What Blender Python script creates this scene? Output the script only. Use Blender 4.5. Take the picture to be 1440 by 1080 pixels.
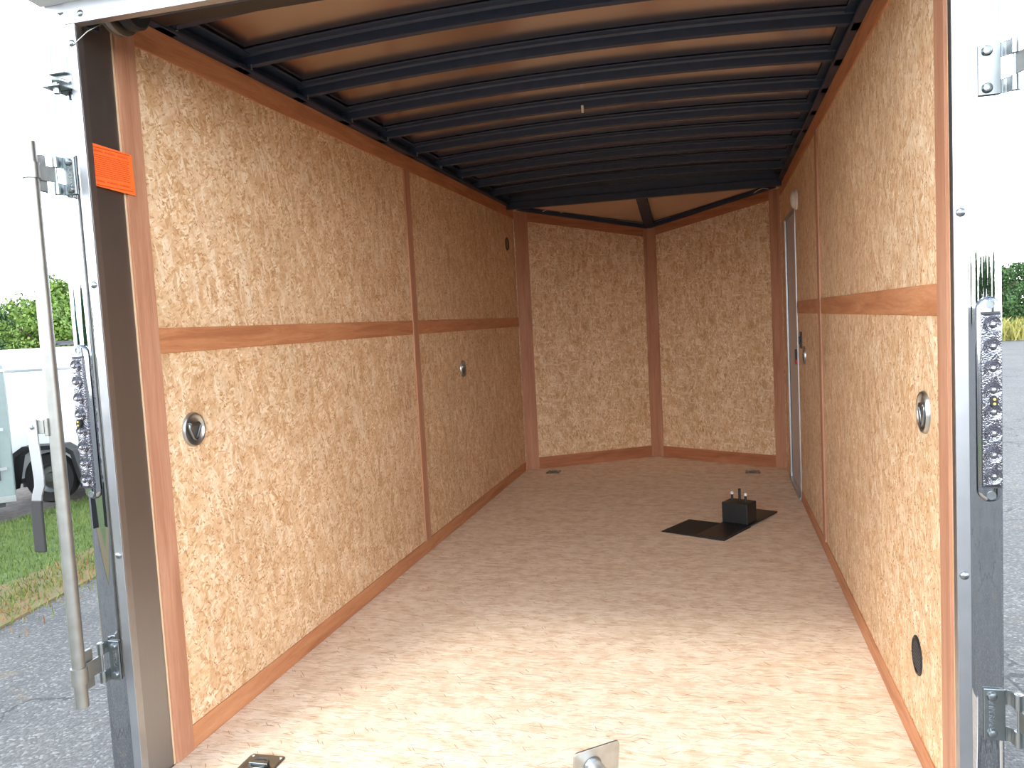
import bpy, bmesh, math, random
from mathutils import Vector, Matrix
random.seed(7)
for o in list(bpy.data.objects): bpy.data.objects.remove(o)
S = bpy.context.scene
COL = S.collection

# ---------------------------------------------------------------- camera
cam_d = bpy.data.cameras.new('camera'); cam = bpy.data.objects.new('camera', cam_d); COL.objects.link(cam)
CP = Vector((0.539, -1.662, 1.232)); YAW, PIT, ROL, FPX = -0.251, -0.076, -0.053, 1134.1
_f = Vector((math.sin(YAW)*math.cos(PIT), math.cos(YAW)*math.cos(PIT), math.sin(PIT)))
_r = Vector((math.cos(YAW), -math.sin(YAW), 0)); _u = _r.cross(_f)
_c, _s = math.cos(ROL), math.sin(ROL)
R_ = _c*_r + _s*_u; U_ = -_s*_r + _c*_u
cam.matrix_world = Matrix(((R_.x, U_.x, -_f.x, CP.x), (R_.y, U_.y, -_f.y, CP.y), (R_.z, U_.z, -_f.z, CP.z), (0, 0, 0, 1)))
cam_d.sensor_fit = 'HORIZONTAL'; cam_d.sensor_width = 36; cam_d.lens = FPX/1440*36
cam_d.clip_start = 0.02; cam_d.clip_end = 600
S.camera = cam

# ---------------------------------------------------------------- sky, sun, exposure
SKY = 10.0
SUN = 1.7
EXPO = 0.25
W = bpy.data.worlds.new('sky'); S.world = W; W.use_nodes = True
wn, wl = W.node_tree.nodes, W.node_tree.links; wn.clear()
wo = wn.new('ShaderNodeOutputWorld'); bg = wn.new('ShaderNodeBackground'); tc = wn.new('ShaderNodeTexCoord')
mp = wn.new('ShaderNodeMapping'); mp.inputs['Scale'].default_value = (1.6, 1.6, 4.5); mp.inputs['Location'].default_value = (0.35, 0.1, 0.2)
nz = wn.new('ShaderNodeTexNoise'); nz.inputs['Scale'].default_value = 1.7; nz.inputs['Detail'].default_value = 7; nz.inputs['Roughness'].default_value = .55
cr = wn.new('ShaderNodeValToRGB'); cr.color_ramp.elements[0].position = .36; cr.color_ramp.elements[1].position = .52
cr.color_ramp.elements[0].color = (.28, .50, .72, 1); cr.color_ramp.elements[1].color = (1, 1, 1.0, 1)
wl.new(tc.outputs['Generated'], mp.inputs[0]); wl.new(mp.outputs[0], nz.inputs['Vector']); wl.new(nz.outputs['Fac'], cr.inputs[0])
sx_ = wn.new('ShaderNodeSeparateXYZ'); wl.new(tc.outputs['Generated'], sx_.inputs[0])
gr_ = wn.new('ShaderNodeValToRGB'); wl.new(sx_.outputs['Z'], gr_.inputs[0])
gr_.color_ramp.elements.new(.3); gr_.color_ramp.elements.new(.5)
for e_, (p_, c_) in zip(gr_.color_ramp.elements, ((0.0, (1, 1, 1, 1)), (.28, (.62, .63, .65, 1)), (.5, (.24, .26, .29, 1)), (1., (.13, .15, .19, 1)))): e_.position = p_; e_.color = c_
mx_ = wn.new('ShaderNodeMix'); mx_.data_type = 'RGBA'; mx_.blend_type = 'MULTIPLY'; mx_.inputs[0].default_value = 1
wl.new(cr.outputs[0], mx_.inputs[6]); wl.new(gr_.outputs[0], mx_.inputs[7]); wl.new(mx_.outputs[2], bg.inputs['Color']); bg.inputs['Strength'].default_value = SKY; wl.new(bg.outputs[0], wo.inputs[0])
sd = bpy.data.lights.new('sun', 'SUN'); sun = bpy.data.objects.new('sun', sd); COL.objects.link(sun)
sd.energy = SUN; sd.angle = math.radians(11); sd.color = (1.0, .96, .88)
sun.rotation_euler = Vector((0.57, 1.43, -2.06)).to_track_quat('-Z', 'Y').to_euler()
S.cycles.max_bounces = 24; S.cycles.diffuse_bounces = 20; S.cycles.glossy_bounces = 8
S.view_settings.view_transform = 'Standard'; S.view_settings.look = 'None'
S.view_settings.exposure = EXPO; S.view_settings.gamma = 1; S.view_settings.use_curve_mapping = False

# ---------------------------------------------------------------- materials
def newmat(name):
    m = bpy.data.materials.new(name); m.use_nodes = True
    n = m.node_tree.nodes; b = n['Principled BSDF']
    return m, n, m.node_tree.links, b
def setb(b, col=None, rough=.5, metal=0., spec=None, **k):
    if col is not None: b.inputs['Base Color'].default_value = (*col, 1)
    b.inputs['Roughness'].default_value = rough; b.inputs['Metallic'].default_value = metal
    if spec is not None: b.inputs['Specular IOR Level'].default_value = spec
def noise(n, l, vec, scale, detail=3, rough=.5, dim='3D'):
    t = n.new('ShaderNodeTexNoise'); t.noise_dimensions = dim; t.inputs['Scale'].default_value = scale; t.inputs['Detail'].default_value = detail; t.inputs['Roughness'].default_value = rough
    if vec is not None: l.new(vec, t.inputs['Vector'])
    return t
def ramp(n, l, fac, stops, interp='LINEAR'):
    r = n.new('ShaderNodeValToRGB'); r.color_ramp.interpolation = interp
    el = r.color_ramp.elements
    while len(el) < len(stops): el.new(.5)
    for e, (p, c) in zip(el, stops): e.position = p; e.color = (*c, 1) if len(c) == 3 else c
    l.new(fac, r.inputs[0]); return r
def mixc(n, l, fac, a, b, mode='MIX'):
    m = n.new('ShaderNodeMix'); m.data_type = 'RGBA'; m.blend_type = mode
    for i, v in ((0, fac), (6, a), (7, b)):
        if isinstance(v, (int, float)): m.inputs[i].default_value = v
        elif isinstance(v, tuple): m.inputs[i].default_value = (*v, 1)
        else: l.new(v, m.inputs[i])
    return m.outputs[2]
def math_(n, l, op, a, b=None):
    m = n.new('ShaderNodeMath'); m.operation = op
    for i, v in ((0, a), (1, b)):
        if v is None: continue
        if isinstance(v, (int, float)): m.inputs[i].default_value = v
        else: l.new(v, m.inputs[i])
    return m.outputs[0]
def bump(n, l, b, h, strength=.3, dist=.01):
    k = n.new('ShaderNodeBump'); k.inputs['Strength'].default_value = strength; k.inputs['Distance'].default_value = dist
    l.new(h, k.inputs['Height']); l.new(k.outputs[0], b.inputs['Normal'])
def mapping(n, l, vec, rot=(0, 0, 0), scale=(1, 1, 1), loc=(0, 0, 0), typ='POINT'):
    m = n.new('ShaderNodeMapping'); m.vector_type = typ; m.inputs['Rotation'].default_value = rot; m.inputs['Scale'].default_value = scale; m.inputs['Location'].default_value = loc
    l.new(vec, m.inputs[0]); return m.outputs[0]

def osb(name, plane, tones, angles, cell=(36, 104), strand=.93, off=(0, 0), layers=4, lowamp=.14, broad=None, sliv=((.2, .955, .5), (1.1, .965, .7), (1.9, .96, .45), (2.6, .968, .6), (.7, .978, .85))):
    """strand board: several layers of long flakes, each cell one flake with its own tone"""
    m, n, l, b = newmat(name)
    tc = n.new('ShaderNodeTexCoord'); sp = n.new('ShaderNodeSeparateXYZ'); l.new(tc.outputs['Object'], sp.inputs[0])
    cb = n.new('ShaderNodeCombineXYZ')
    a, c = {'xz': ('X', 'Z'), 'yz': ('Y', 'Z'), 'xy': ('X', 'Y')}[plane]
    l.new(sp.outputs[a], cb.inputs[0]); l.new(sp.outputs[c], cb.inputs[1])
    v0 = mapping(n, l, cb.outputs[0], loc=(off[0]+11.3, off[1]+7.7, 0))
    # wander the flakes
    wv = noise(n, l, v0, 9, 2)
    ws = n.new('ShaderNodeVectorMath'); ws.operation = 'SCALE'; ws.inputs['Scale'].default_value = .035; l.new(wv.outputs['Color'], ws.inputs[0])
    wa = n.new('ShaderNodeVectorMath'); wa.operation = 'ADD'; l.new(v0, wa.inputs[0]); l.new(ws.outputs[0], wa.inputs[1])
    col = None; hsum = None
    for k in range(layers):
        an = angles[k % len(angles)]; f = (1, 1.25, .8, 1.6, 1.1)[k % 5]
        vr = mapping(n, l, wa.outputs[0], rot=(0, 0, an), loc=(3.1*k, 1.7*k, 0))
        vs = mapping(n, l, vr, scale=(cell[0]*f, cell[1]*f, 1))
        vo = n.new('ShaderNodeTexVoronoi'); vo.voronoi_dimensions = '2D'; vo.inputs['Scale'].default_value = 1; l.new(vs, vo.inputs['Vector'])
        sc = n.new('ShaderNodeSeparateColor'); l.new(vo.outputs['Color'], sc.inputs[0])
        gr = noise(n, l, mapping(n, l, vr, scale=(22, 420, 1)), 1, 2, dim='2D')
        tone = math_(n, l, 'ADD', sc.outputs[0], math_(n, l, 'MULTIPLY', math_(n, l, 'SUBTRACT', gr.outputs['Fac'], .5), .35))
        ck = ramp(n, l, tone, tones).outputs[0]
        if col is None: col = ck; hsum = sc.outputs[0]
        else:
            fac = math_(n, l, 'GREATER_THAN', sc.outputs[1], .62)
            col = mixc(n, l, fac, col, ck)
    # a few broad flakes
    vs = mapping(n, l, mapping(n, l, wa.outputs[0], rot=(0, 0, angles[0]+.9 if broad is None else broad)), scale=(cell[0]*.42, cell[1]*.36, 1))
    vo = n.new('ShaderNodeTexVoronoi'); vo.voronoi_dimensions = '2D'; vo.inputs['Scale'].default_value = 1; l.new(vs, vo.inputs['Vector'])
    sc = n.new('ShaderNodeSeparateColor'); l.new(vo.outputs['Color'], sc.inputs[0])
    col = mixc(n, l, math_(n, l, 'MULTIPLY', math_(n, l, 'GREATER_THAN', sc.outputs[1], .6), .55), col, ramp(n, l, sc.outputs[0], tones).outputs[0])
    pk = noise(n, l, mapping(n, l, v0, loc=(4, 9, 0)), 14, 3, .6, dim='2D')
    col = mixc(n, l, 1., col, ramp(n, l, pk.outputs['Fac'], [(.38, (.93, .88, .84)), (.5, (1, 1, 1)), (.64, (1.05, 1.06, 1.08))]).outputs[0], 'MULTIPLY')
    for k, (an_, th_) in enumerate(((1.35, .93), (2.3, .955))):
        vs = mapping(n, l, mapping(n, l, wa.outputs[0], rot=(0, 0, an_ if broad is None else .12*k), loc=(1.5+k, 8.2, 0)), scale=(cell[0]*.36, cell[1]*.75, 1))
        vo = n.new('ShaderNodeTexVoronoi'); vo.voronoi_dimensions = '2D'; vo.inputs['Scale'].default_value = 1; l.new(vs, vo.inputs['Vector'])
        sc = n.new('ShaderNodeSeparateColor'); l.new(vo.outputs['Color'], sc.inputs[0])
        fac = math_(n, l, 'MULTIPLY', math_(n, l, 'GREATER_THAN', sc.outputs[1], th_), math_(n, l, 'LESS_THAN', vo.outputs['Distance'], .45))
        col = mixc(n, l, math_(n, l, 'MULTIPLY', fac, .6), col, tones[-1][1] if k == 0 else tones[1][1])
    # thin bark slivers at several angles
    for k, (an_, th_, op_) in enumerate(sliv):
        vs = mapping(n, l, mapping(n, l, wa.outputs[0], rot=(0, 0, an_), loc=(5.5+k, 2.2-k*.7, 0)), scale=(cell[0]*(1.2+.5*(k % 3)), cell[1]*(1.9+.7*(k % 2)), 1))
        vo = n.new('ShaderNodeTexVoronoi'); vo.voronoi_dimensions = '2D'; vo.inputs['Scale'].default_value = 1; l.new(vs, vo.inputs['Vector'])
        sc = n.new('ShaderNodeSeparateColor'); l.new(vo.outputs['Color'], sc.inputs[0])
        rag = noise(n, l, mapping(n, l, wa.outputs[0], scale=(150, 150, 1)), 1, 2, dim='2D')
        near = math_(n, l, 'LESS_THAN', math_(n, l, 'ADD', vo.outputs['Distance'], math_(n, l, 'MULTIPLY', rag.outputs['Fac'], .35)), .56)
        fac = math_(n, l, 'MULTIPLY', math_(n, l, 'GREATER_THAN', sc.outputs[2], th_), near)
        col = mixc(n, l, math_(n, l, 'MULTIPLY', fac, op_), col, (.36, .15, .045))
    lo = noise(n, l, v0, 2.3, 3)
    lom = ramp(n, l, lo.outputs['Fac'], [(.3, (1-lowamp, 1-lowamp*1.15, 1-lowamp*1.4)), (.7, (1, 1, 1))]).outputs[0]
    fi = noise(n, l, mapping(n, l, v0, scale=(1, 1, 1)), 330, 3, .6, dim='2D')
    col = mixc(n, l, 1., col, ramp(n, l, fi.outputs['Fac'], [(.35, (.91, .90, .88)), (.62, (1.06, 1.06, 1.06))]).outputs[0], 'MULTIPLY')
    col = mixc(n, l, 1., col, lom, 'MULTIPLY')
    l.new(col, b.inputs['Base Color']); setb(b, None, .55, spec=.35)
    bump(n, l, b, hsum, .25, .002)
    return m
WT = [(0., (.55, .31, .14)), (.12, (.67, .42, .225)), (.45, (.77, .53, .32)), (.75, (.82, .605, .395)), (1., (.90, .75, .56))]
FT = [(0., (.72, .545, .37)), (.2, (.82, .65, .475)), (.5, (.87, .72, .555)), (1., (.92, .80, .65))]
M_wall = osb('osb_wall', 'yz', WT, (.5, 2.0, 1.25, -.35, 2.7), off=(0, 0))
M_wall_r = osb('osb_wall_right', 'yz', WT, (1.2, 2.1, .4, 1.7, 2.7), off=(6, 3))
M_nose = osb('osb_nose', 'xz', WT, (1.5, 1.2, 1.95, 1.35, 1.75), off=(2, 9), broad=1.5, cell=(34, 92))
M_floor = osb('osb_floor', 'xy', FT, (0.04, -.09, .16, -.03, .4), off=(1, 4), cell=(15, 130), lowamp=.06, broad=.1, sliv=((.05, .965, .55), (-.1, .97, .6), (.25, .975, .5), (-.6, .985, .6), (.9, .988, .6)))

def wood(name, c1, c2, c3, plane):
    m, n, l, b = newmat(name)
    tc = n.new('ShaderNodeTexCoord')
    sc = {'y': (18, 1.6, 18), 'z': (18, 18, 1.3), 'x': (1.6, 18, 18)}[plane]
    v = mapping(n, l, tc.outputs['Object'], scale=sc)
    a = noise(n, l, v, 1.5, 5, .6); a.inputs['Distortion'].default_value = .8
    r = ramp(n, l, a.outputs['Fac'], [(.32, c1), (.5, c2), (.7, c3)])
    f = noise(n, l, mapping(n, l, tc.outputs['Object'], scale=tuple(q*9 for q in sc)), 1.5, 2)
    col = mixc(n, l, 1., r.outputs[0], ramp(n, l, f.outputs['Fac'], [(.3, (.88, .86, .84)), (.7, (1, 1, 1))]).outputs[0], 'MULTIPLY')
    l.new(col, b.inputs['Base Color']); setb(b, None, .5, spec=.4); return m
M_ramp = wood('weathered_ramp_board', (.30, .22, .15), (.38, .29, .20), (.46, .36, .26), 'x')
M_trim_y = wood('okoume_long', (.42, .165, .072), (.54, .235, .108), (.62, .30, .15), 'y')
M_trim_z = wood('okoume_upright', (.40, .185, .105), (.48, .235, .14), (.54, .29, .18), 'z')
M_trim_x = wood('okoume_cross', (.33, .12, .055), (.42, .165, .078), (.50, .22, .11), 'x')
M_ply, _n, _l, _b = newmat('plywood_edge'); setb(_b, (.62, .45, .28), .7)

def plain(name, col, rough=.5, metal=0., spec=None, var=0., vs=20, bmp=0., bs=200, bd=.002):
    m, n, l, b = newmat(name); setb(b, col, rough, metal, spec)
    tc = n.new('ShaderNodeTexCoord')
    if var:
        t = noise(n, l, tc.outputs['Object'], vs, 4)
        r = ramp(n, l, t.outputs['Fac'], [(.3, tuple(c*(1-var) for c in col)), (.7, tuple(min(1, c*(1+var)) for c in col))])
        l.new(r.outputs[0], b.inputs['Base Color'])
    if bmp:
        t = noise(n, l, tc.outputs['Object'], bs, 2); bump(n, l, b, t.outputs['Fac'], bmp, bd)
    return m
M_bow = plain('navy_black_paint', (.022, .033, .060), .5, spec=.5, var=.15)
M_black = plain('black_steel_paint', (.012, .012, .013), .45, var=.2)
M_rubber = plain('black_rubber', (.018, .017, .017), .7, bmp=.2, bs=90)
M_galvb = plain('bright_galvanised', (.52, .52, .49), .4, 1., var=.1, vs=30, bmp=.05, bs=60)
M_zinc = plain('zinc_plate', (.27, .30, .31), .32, 1., var=.08)
M_galv = plain('galvanised_steel', (.29, .29, .27), .42, 1., var=.1, vs=30, bmp=.05, bs=60)
M_satin = plain('satin_aluminium', (.42, .43, .45), .36, 1., var=.05)
M_white = plain('white_paint', (.80, .81, .82), .3)
M_whitep = plain('white_plastic', (.72, .68, .62), .4)
M_door = plain('grey_door_skin', (.50, .46, .43), .45)
M_grey = plain('grey_green_paint', (.19, .235, .225), .4, var=.04)
M_dark = plain('dark_grey', (.05, .05, .055), .6)
M_red = plain('red_plastic', (.45, .03, .025), .5)
M_orange = plain('orange_paper', (.92, .16, .025), .6)
M_orink = plain('dark_red_ink', (.62, .05, .01), .6)
M_hole = plain('hole', (.01, .01, .01), .9)
M_yel = plain('yellow_led', (.85, .62, .15), .4)
M_chrome = plain('chrome', (.42, .44, .47), .06, 1.)

def polished():
    m, n, l, b = newmat('polished_aluminium'); setb(b, (.44, .45, .47), .045, 1.)
    tc = n.new('ShaderNodeTexCoord'); v = mapping(n, l, tc.outputs['Object'], scale=(6, 6, 1.6))
    t = noise(n, l, v, 1.6, 1); bump(n, l, b, t.outputs['Fac'], .12, .02)
    t2 = noise(n, l, mapping(n, l, tc.outputs['Object'], scale=(40, 40, 3)), 4, 3)
    l.new(ramp(n, l, t2.outputs['Fac'], [(.3, (.018,)*3), (.8, (.022,)*3)]).outputs[0], b.inputs['Roughness'])
    return m
M_mirror = polished()
def brushed():
    m, n, l, b = newmat('brushed_jamb_metal'); setb(b, (.35, .355, .36), .36, 1.)
    tc = n.new('ShaderNodeTexCoord'); t = noise(n, l, mapping(n, l, tc.outputs['Object'], scale=(300, 300, 6)), 3, 3)
    l.new(ramp(n, l, t.outputs['Fac'], [(.3, (.30,)*3), (.7, (.46,)*3)]).outputs[0], b.inputs['Roughness']); return m
M_jamb = brushed()
def skin():
    m, n, l, b = newmat('roof_skin'); setb(b, (.66, .585, .55), .2, 1.)
    tc = n.new('ShaderNodeTexCoord'); t = noise(n, l, mapping(n, l, tc.outputs['Object'], scale=(1, 2, 1)), 1.5, 1)
    bump(n, l, b, t.outputs['Fac'], .12, .03)
    return m
M_skin = skin()
M_luan = plain('luan_panel', (.52, .36, .25), .6, var=.06, vs=3)
def lensmat():
    m, n, l, b = newmat('clear_lens'); setb(b, (.20, .20, .225), .16, .9)
    tc = n.new('ShaderNodeTexCoord'); w_ = n.new('ShaderNodeTexNoise'); w_.inputs['Scale'].default_value = 260; w_.inputs['Detail'].default_value = 1
    l.new(tc.outputs['Object'], w_.inputs['Vector']); bump(n, l, b, w_.outputs['Fac'], .35, .003); return m
M_lens = lensmat()

def asphalt():
    m, n, l, b = newmat('old_asphalt')
    tc = n.new('ShaderNodeTexCoord'); v = tc.outputs['Object']
    vo = n.new('ShaderNodeTexVoronoi'); vo.inputs['Scale'].default_value = 75; l.new(v, vo.inputs[0])
    sc = n.new('ShaderNodeSeparateColor'); l.new(vo.outputs['Color'], sc.inputs[0])
    st = ramp(n, l, sc.outputs[0], [(0, (.085, .083, .079)), (.55, (.112, .109, .103)), (.85, (.145, .141, .133)), (1, (.23, .222, .208))])
    lo = noise(n, l, v, 1.1, 5, .6)
    c = mixc(n, l, 1., st.outputs[0], ramp(n, l, lo.outputs['Fac'], [(.3, (.82, .82, .83)), (.7, (1.12, 1.1, 1.06))]).outputs[0], 'MULTIPLY')
    # dried grass and leaf litter here and there
    d = noise(n, l, v, 2.4, 6, .7); df = ramp(n, l, d.outputs['Fac'], [(.62, (0, 0, 0)), (.72, (.7, .7, .7))])
    c = mixc(n, l, df.outputs[0], c, (.17, .125, .07))
    # cracks
    vc = n.new('ShaderNodeTexVoronoi'); vc.feature = 'DISTANCE_TO_EDGE'; vc.inputs['Scale'].default_value = .45
    wv = noise(n, l, v, 2.5, 4); wa = n.new('ShaderNodeVectorMath'); wa.operation = 'ADD'; l.new(v, wa.inputs[0]); l.new(wv.outputs['Color'], wa.inputs[1]); l.new(wa.outputs[0], vc.inputs[0])
    cf = math_(n, l, 'LESS_THAN', vc.outputs['Distance'], .006)
    c = mixc(n, l, math_(n, l, 'MULTIPLY', cf, .7), c, (.03, .03, .03))
    l.new(c, b.inputs['Base Color']); setb(b, None, .8, spec=.4)
    h = math_(n, l, 'SUBTRACT', 1, vo.outputs['Distance']); bump(n, l, b, h, .45, .008)
    return m
M_asph = asphalt()
def ground_cols(name, a, c, e, scale=14, bs=60):
    m, n, l, b = newmat(name); tc = n.new('ShaderNodeTexCoord')
    t = noise(n, l, tc.outputs['Object'], scale, 6, .7)
    l.new(ramp(n, l, t.outputs['Fac'], [(.3, a), (.5, c), (.7, e)]).outputs[0], b.inputs['Base Color']); setb(b, None, .9)
    t2 = noise(n, l, tc.outputs['Object'], bs, 3); bump(n, l, b, t2.outputs['Fac'], .6, .02); return m
M_turf = ground_cols('turf', (.045, .075, .015), (.08, .125, .025), (.13, .17, .04), 9)
M_verge = ground_cols('verge_litter', (.10, .13, .03), (.17, .14, .06), (.24, .10, .045), 12)
M_dirt = ground_cols('dirt', (.06, .05, .042), (.11, .09, .075), (.18, .16, .14), 10)
def leafmat(name, a, c, e):
    m, n, l, b = newmat(name); g = n.new('ShaderNodeNewGeometry')
    l.new(ramp(n, l, g.outputs['Random Per Island'], [(0, a), (.5, c), (1, e)]).outputs[0], b.inputs['Base Color']); setb(b, None, .6, spec=.25)
    return m
M_leafD = leafmat('leaves_dark', (.025, .06, .018), (.045, .10, .028), (.08, .15, .045))
M_leafM = leafmat('leaves_mid', (.055, .11, .015), (.11, .19, .03), (.19, .27, .06))
M_blade = leafmat('grass_blades', (.06, .10, .015), (.105, .16, .03), (.18, .22, .06))
M_straw = leafmat('straw_blades', (.16, .17, .03), (.30, .28, .07), (.42, .37, .13))
M_bark = plain('bark', (.07, .05, .035), .9, var=.3)

# ---------------------------------------------------------------- mesh helpers
class MB:
    def __init__(s): s.bm = bmesh.new()
    def box(s, x0, x1, y0, y1, z0, z1, M=None):
        vs = [s.bm.verts.new(Vector(p) if M is None else M @ Vector(p)) for p in
              ((x0,y0,z0),(x1,y0,z0),(x1,y1,z0),(x0,y1,z0),(x0,y0,z1),(x1,y0,z1),(x1,y1,z1),(x0,y1,z1))]
        for f in ((0,3,2,1),(4,5,6,7),(0,1,5,4),(1,2,6,5),(2,3,7,6),(3,0,4,7)): s.bm.faces.new([vs[i] for i in f])
        return s
    def prism(s, pts, ext, M=None):
        """pts: 3D outline, ext: extrusion vector"""
        e = Vector(ext); a = [Vector(p) for p in pts]
        A = [s.bm.verts.new(p if M is None else M @ p) for p in a]; B = [s.bm.verts.new(p+e if M is None else M @ (p+e)) for p in a]
        s.bm.faces.new(A[::-1]); s.bm.faces.new(B); k = len(A)
        for i in range(k): s.bm.faces.new([A[i], A[(i+1) % k], B[(i+1) % k], B[i]])
        return s
    def lathe(s, prof, o, ax, n=32, close=True, squash=None):
        """prof: (radius, height along ax)"""
        o = Vector(o); ax = Vector(ax).normalized(); t = ax.orthogonal().normalized(); q = ax.cross(t)
        rings = []
        for r, h in prof:
            if r < 1e-6: rings.append([s.bm.verts.new(o+ax*h)])
            else: rings.append([s.bm.verts.new(o+ax*h+(t*math.cos(2*math.pi*i/n)+q*math.sin(2*math.pi*i/n))*r) for i in range(n)])
        for a, b in zip(rings, rings[1:]):
            for i in range(n):
                j = (i+1) % n
                if len(a) == 1 and len(b) == 1: continue
                if len(a) == 1: s.bm.faces.new([a[0], b[i], b[j]])
                elif len(b) == 1: s.bm.faces.new([a[i], a[j], b[0]])
                else: s.bm.faces.new([a[i], a[j], b[j], b[i]])
        return s
    def cyl(s, p0, p1, r, n=20, r2=None):
        p0, p1 = Vector(p0), Vector(p1); L = (p1-p0).length; r2 = r if r2 is None else r2
        return s.lathe([(0, 0), (r, 0), (r2, L), (0, L)], p0, p1-p0, n)
    def pipe(s, p0, p1, r, ri, n=24):
        p0, p1 = Vector(p0), Vector(p1); L = (p1-p0).length
        return s.lathe([(ri, 0), (r, 0), (r, L), (ri, L), (ri, 0)], p0, p1-p0, n)
    def tube(s, pts, r, n=10, closed=False):
        P = [Vector(p) for p in pts]; k = len(P); rings = []; up = None
        for i in range(k):
            if closed: d = P[(i+1) % k]-P[i-1]
            else: d = P[min(i+1, k-1)]-P[max(i-1, 0)]
            d.normalize()
            if up is None: up = d.orthogonal().normalized()
            up = (up-d*up.dot(d)).normalized(); q = d.cross(up)
            rings.append([s.bm.verts.new(P[i]+(up*math.cos(2*math.pi*j/n)+q*math.sin(2*math.pi*j/n))*r) for j in range(n)])
        for i in range(k if closed else k-1):
            a, b = rings[i], rings[(i+1) % k]
            for j in range(n): s.bm.faces.new([a[j], a[(j+1) % n], b[(j+1) % n], b[j]])
        if not closed: s.bm.faces.new(rings[0][::-1]); s.bm.faces.new(rings[-1])
        return s
    def loft(s, secs, cap=True):
        """secs: list of equal length closed outlines"""
        R = [[s.bm.verts.new(Vector(p)) for p in sec] for sec in secs]; k = len(R[0])
        for a, b in zip(R, R[1:]):
            for j in range(k): s.bm.faces.new([a[j], a[(j+1) % k], b[(j+1) % k], b[j]])
        if cap: s.bm.faces.new(R[0][::-1]); s.bm.faces.new(R[-1])
        return s
    def build(s, name, mat, parent=None, smooth=False, bevel=0., seg=2):
        bmesh.ops.recalc_face_normals(s.bm, faces=s.bm.faces[:])
        me = bpy.data.meshes.new(name); s.bm.to_mesh(me); s.bm.free()
        o = bpy.data.objects.new(name, me); COL.objects.link(o); me.materials.append(mat)
        if smooth:
            for p in me.polygons: p.use_smooth = True
            try: me.set_sharp_from_angle(angle=math.radians(38))
            except Exception: pass
        if bevel:
            b = o.modifiers.new('bevel', 'BEVEL'); b.width = bevel; b.segments = seg; b.limit_method = 'ANGLE'; b.angle_limit = math.radians(40)
        if parent is not None: adopt(o, parent)
        return o
def adopt(o, parent):
    o.parent = parent
    m = Matrix.Identity(4); q = parent
    bpy.context.view_layer.update()
    o.matrix_parent_inverse = parent.matrix_world.inverted()
def tag(o, label=None, cat=None, group=None, kind=None):
    if label: o['label'] = label
    if cat: o['category'] = cat
    if group: o['group'] = group
    if kind: o['kind'] = kind
    return o
def thing(name, loc, label, cat, group=None, rz=0., kind=None):
    o = bpy.data.objects.new(name, None); COL.objects.link(o); o.empty_display_size = .05
    o.location = loc; o.rotation_euler = (0, 0, rz); tag(o, label, cat, group, kind)
    bpy.context.view_layer.update(); return o
def copy_tree(root, loc, rz=0., label=None, sx=None):
    def cp(o, par):
        c = o.copy(); COL.objects.link(c)
        if par is not None: c.parent = par; c.matrix_parent_inverse = o.matrix_parent_inverse.copy()
        for ch in [q for q in o.children]: cp(ch, c)
        return c
    r = cp(root, None); r.location = loc; r.rotation_euler = (0, 0, rz)
    if label: r['label'] = label
    return r
def struct(name, mb, mat, label, cat, bevel=0., smooth=False):
    return tag(mb.build(name, mat, None, smooth, bevel), label, cat, kind='structure')
_trim = [0]
def trim(mb, mat, label, cat='trim', bevel=.001, smooth=False):
    _trim[0] += 1
    return struct('trim_%d' % _trim[0], mb, mat, label, cat, bevel, smooth)
def text_mesh(txt, size, M, mat, name, parent, depth=.0006, align='CENTER'):
    cu = bpy.data.curves.new(name, 'FONT'); cu.body = txt; cu.size = size; cu.extrude = depth; cu.align_x = align; cu.align_y = 'CENTER'
    t = bpy.data.objects.new(name, cu); COL.objects.link(t); bpy.context.view_layer.update()
    me = bpy.data.meshes.new_from_object(t.evaluated_get(bpy.context.evaluated_depsgraph_get()))
    bpy.data.objects.remove(t); me.transform(M); me.materials.clear(); me.materials.append(mat)
    o = bpy.data.objects.new(name, me); COL.objects.link(o)
    if parent is not None: adopt(o, parent)
    return o
def frame(o, x, y, z):
    x, y, z = Vector(x), Vector(y), Vector(z); o = Vector(o)
    return Matrix(((x.x, y.x, z.x, o.x), (x.y, y.y, z.y, o.y), (x.z, y.z, z.z, o.z), (0, 0, 0, 1)))

# ---------------------------------------------------------------- trailer shell (origin: floor level, mid width, rear)
w = 1.03; H = 2.146; L = 4.793; VY = 5.416; VX = .003; HV = 1.981; YP = .280; YF = .105; ZG = -.55
A = Vector((-w, L, 0)); B = Vector((VX, VY, 0)); C = Vector((w, L, 0))
# floor
struct('floor', MB().prism([(-1.03, .13, -.03), (1.03, .13, -.03), (1.03, L, -.03), (VX, VY, -.03), (-1.03, L, -.03)], (0, 0, .03)), M_floor,
       'pale strand board floor of the cargo trailer', 'floor')
# side walls (strand board face 5 mm behind the trims)
fx = w+.005
struct('wall_left', MB().box(-fx-.025, -fx, YP+.002, L+.0, -.03, H), M_wall, 'left wall of tan strand board inside the trailer', 'wall')
DY0, DY1, DZ = 3.70, 4.42, 1.86
wr = MB(); wr.box(fx, fx+.025, YP+.002, DY0, -.03, H); wr.box(fx, fx+.025, DY0, DY1, DZ, H); wr.box(fx, fx+.025, DY1, L, -.03, H)
struct('wall_right', wr, M_wall_r, 'right wall of tan strand board with the side door opening', 'wall')
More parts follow.
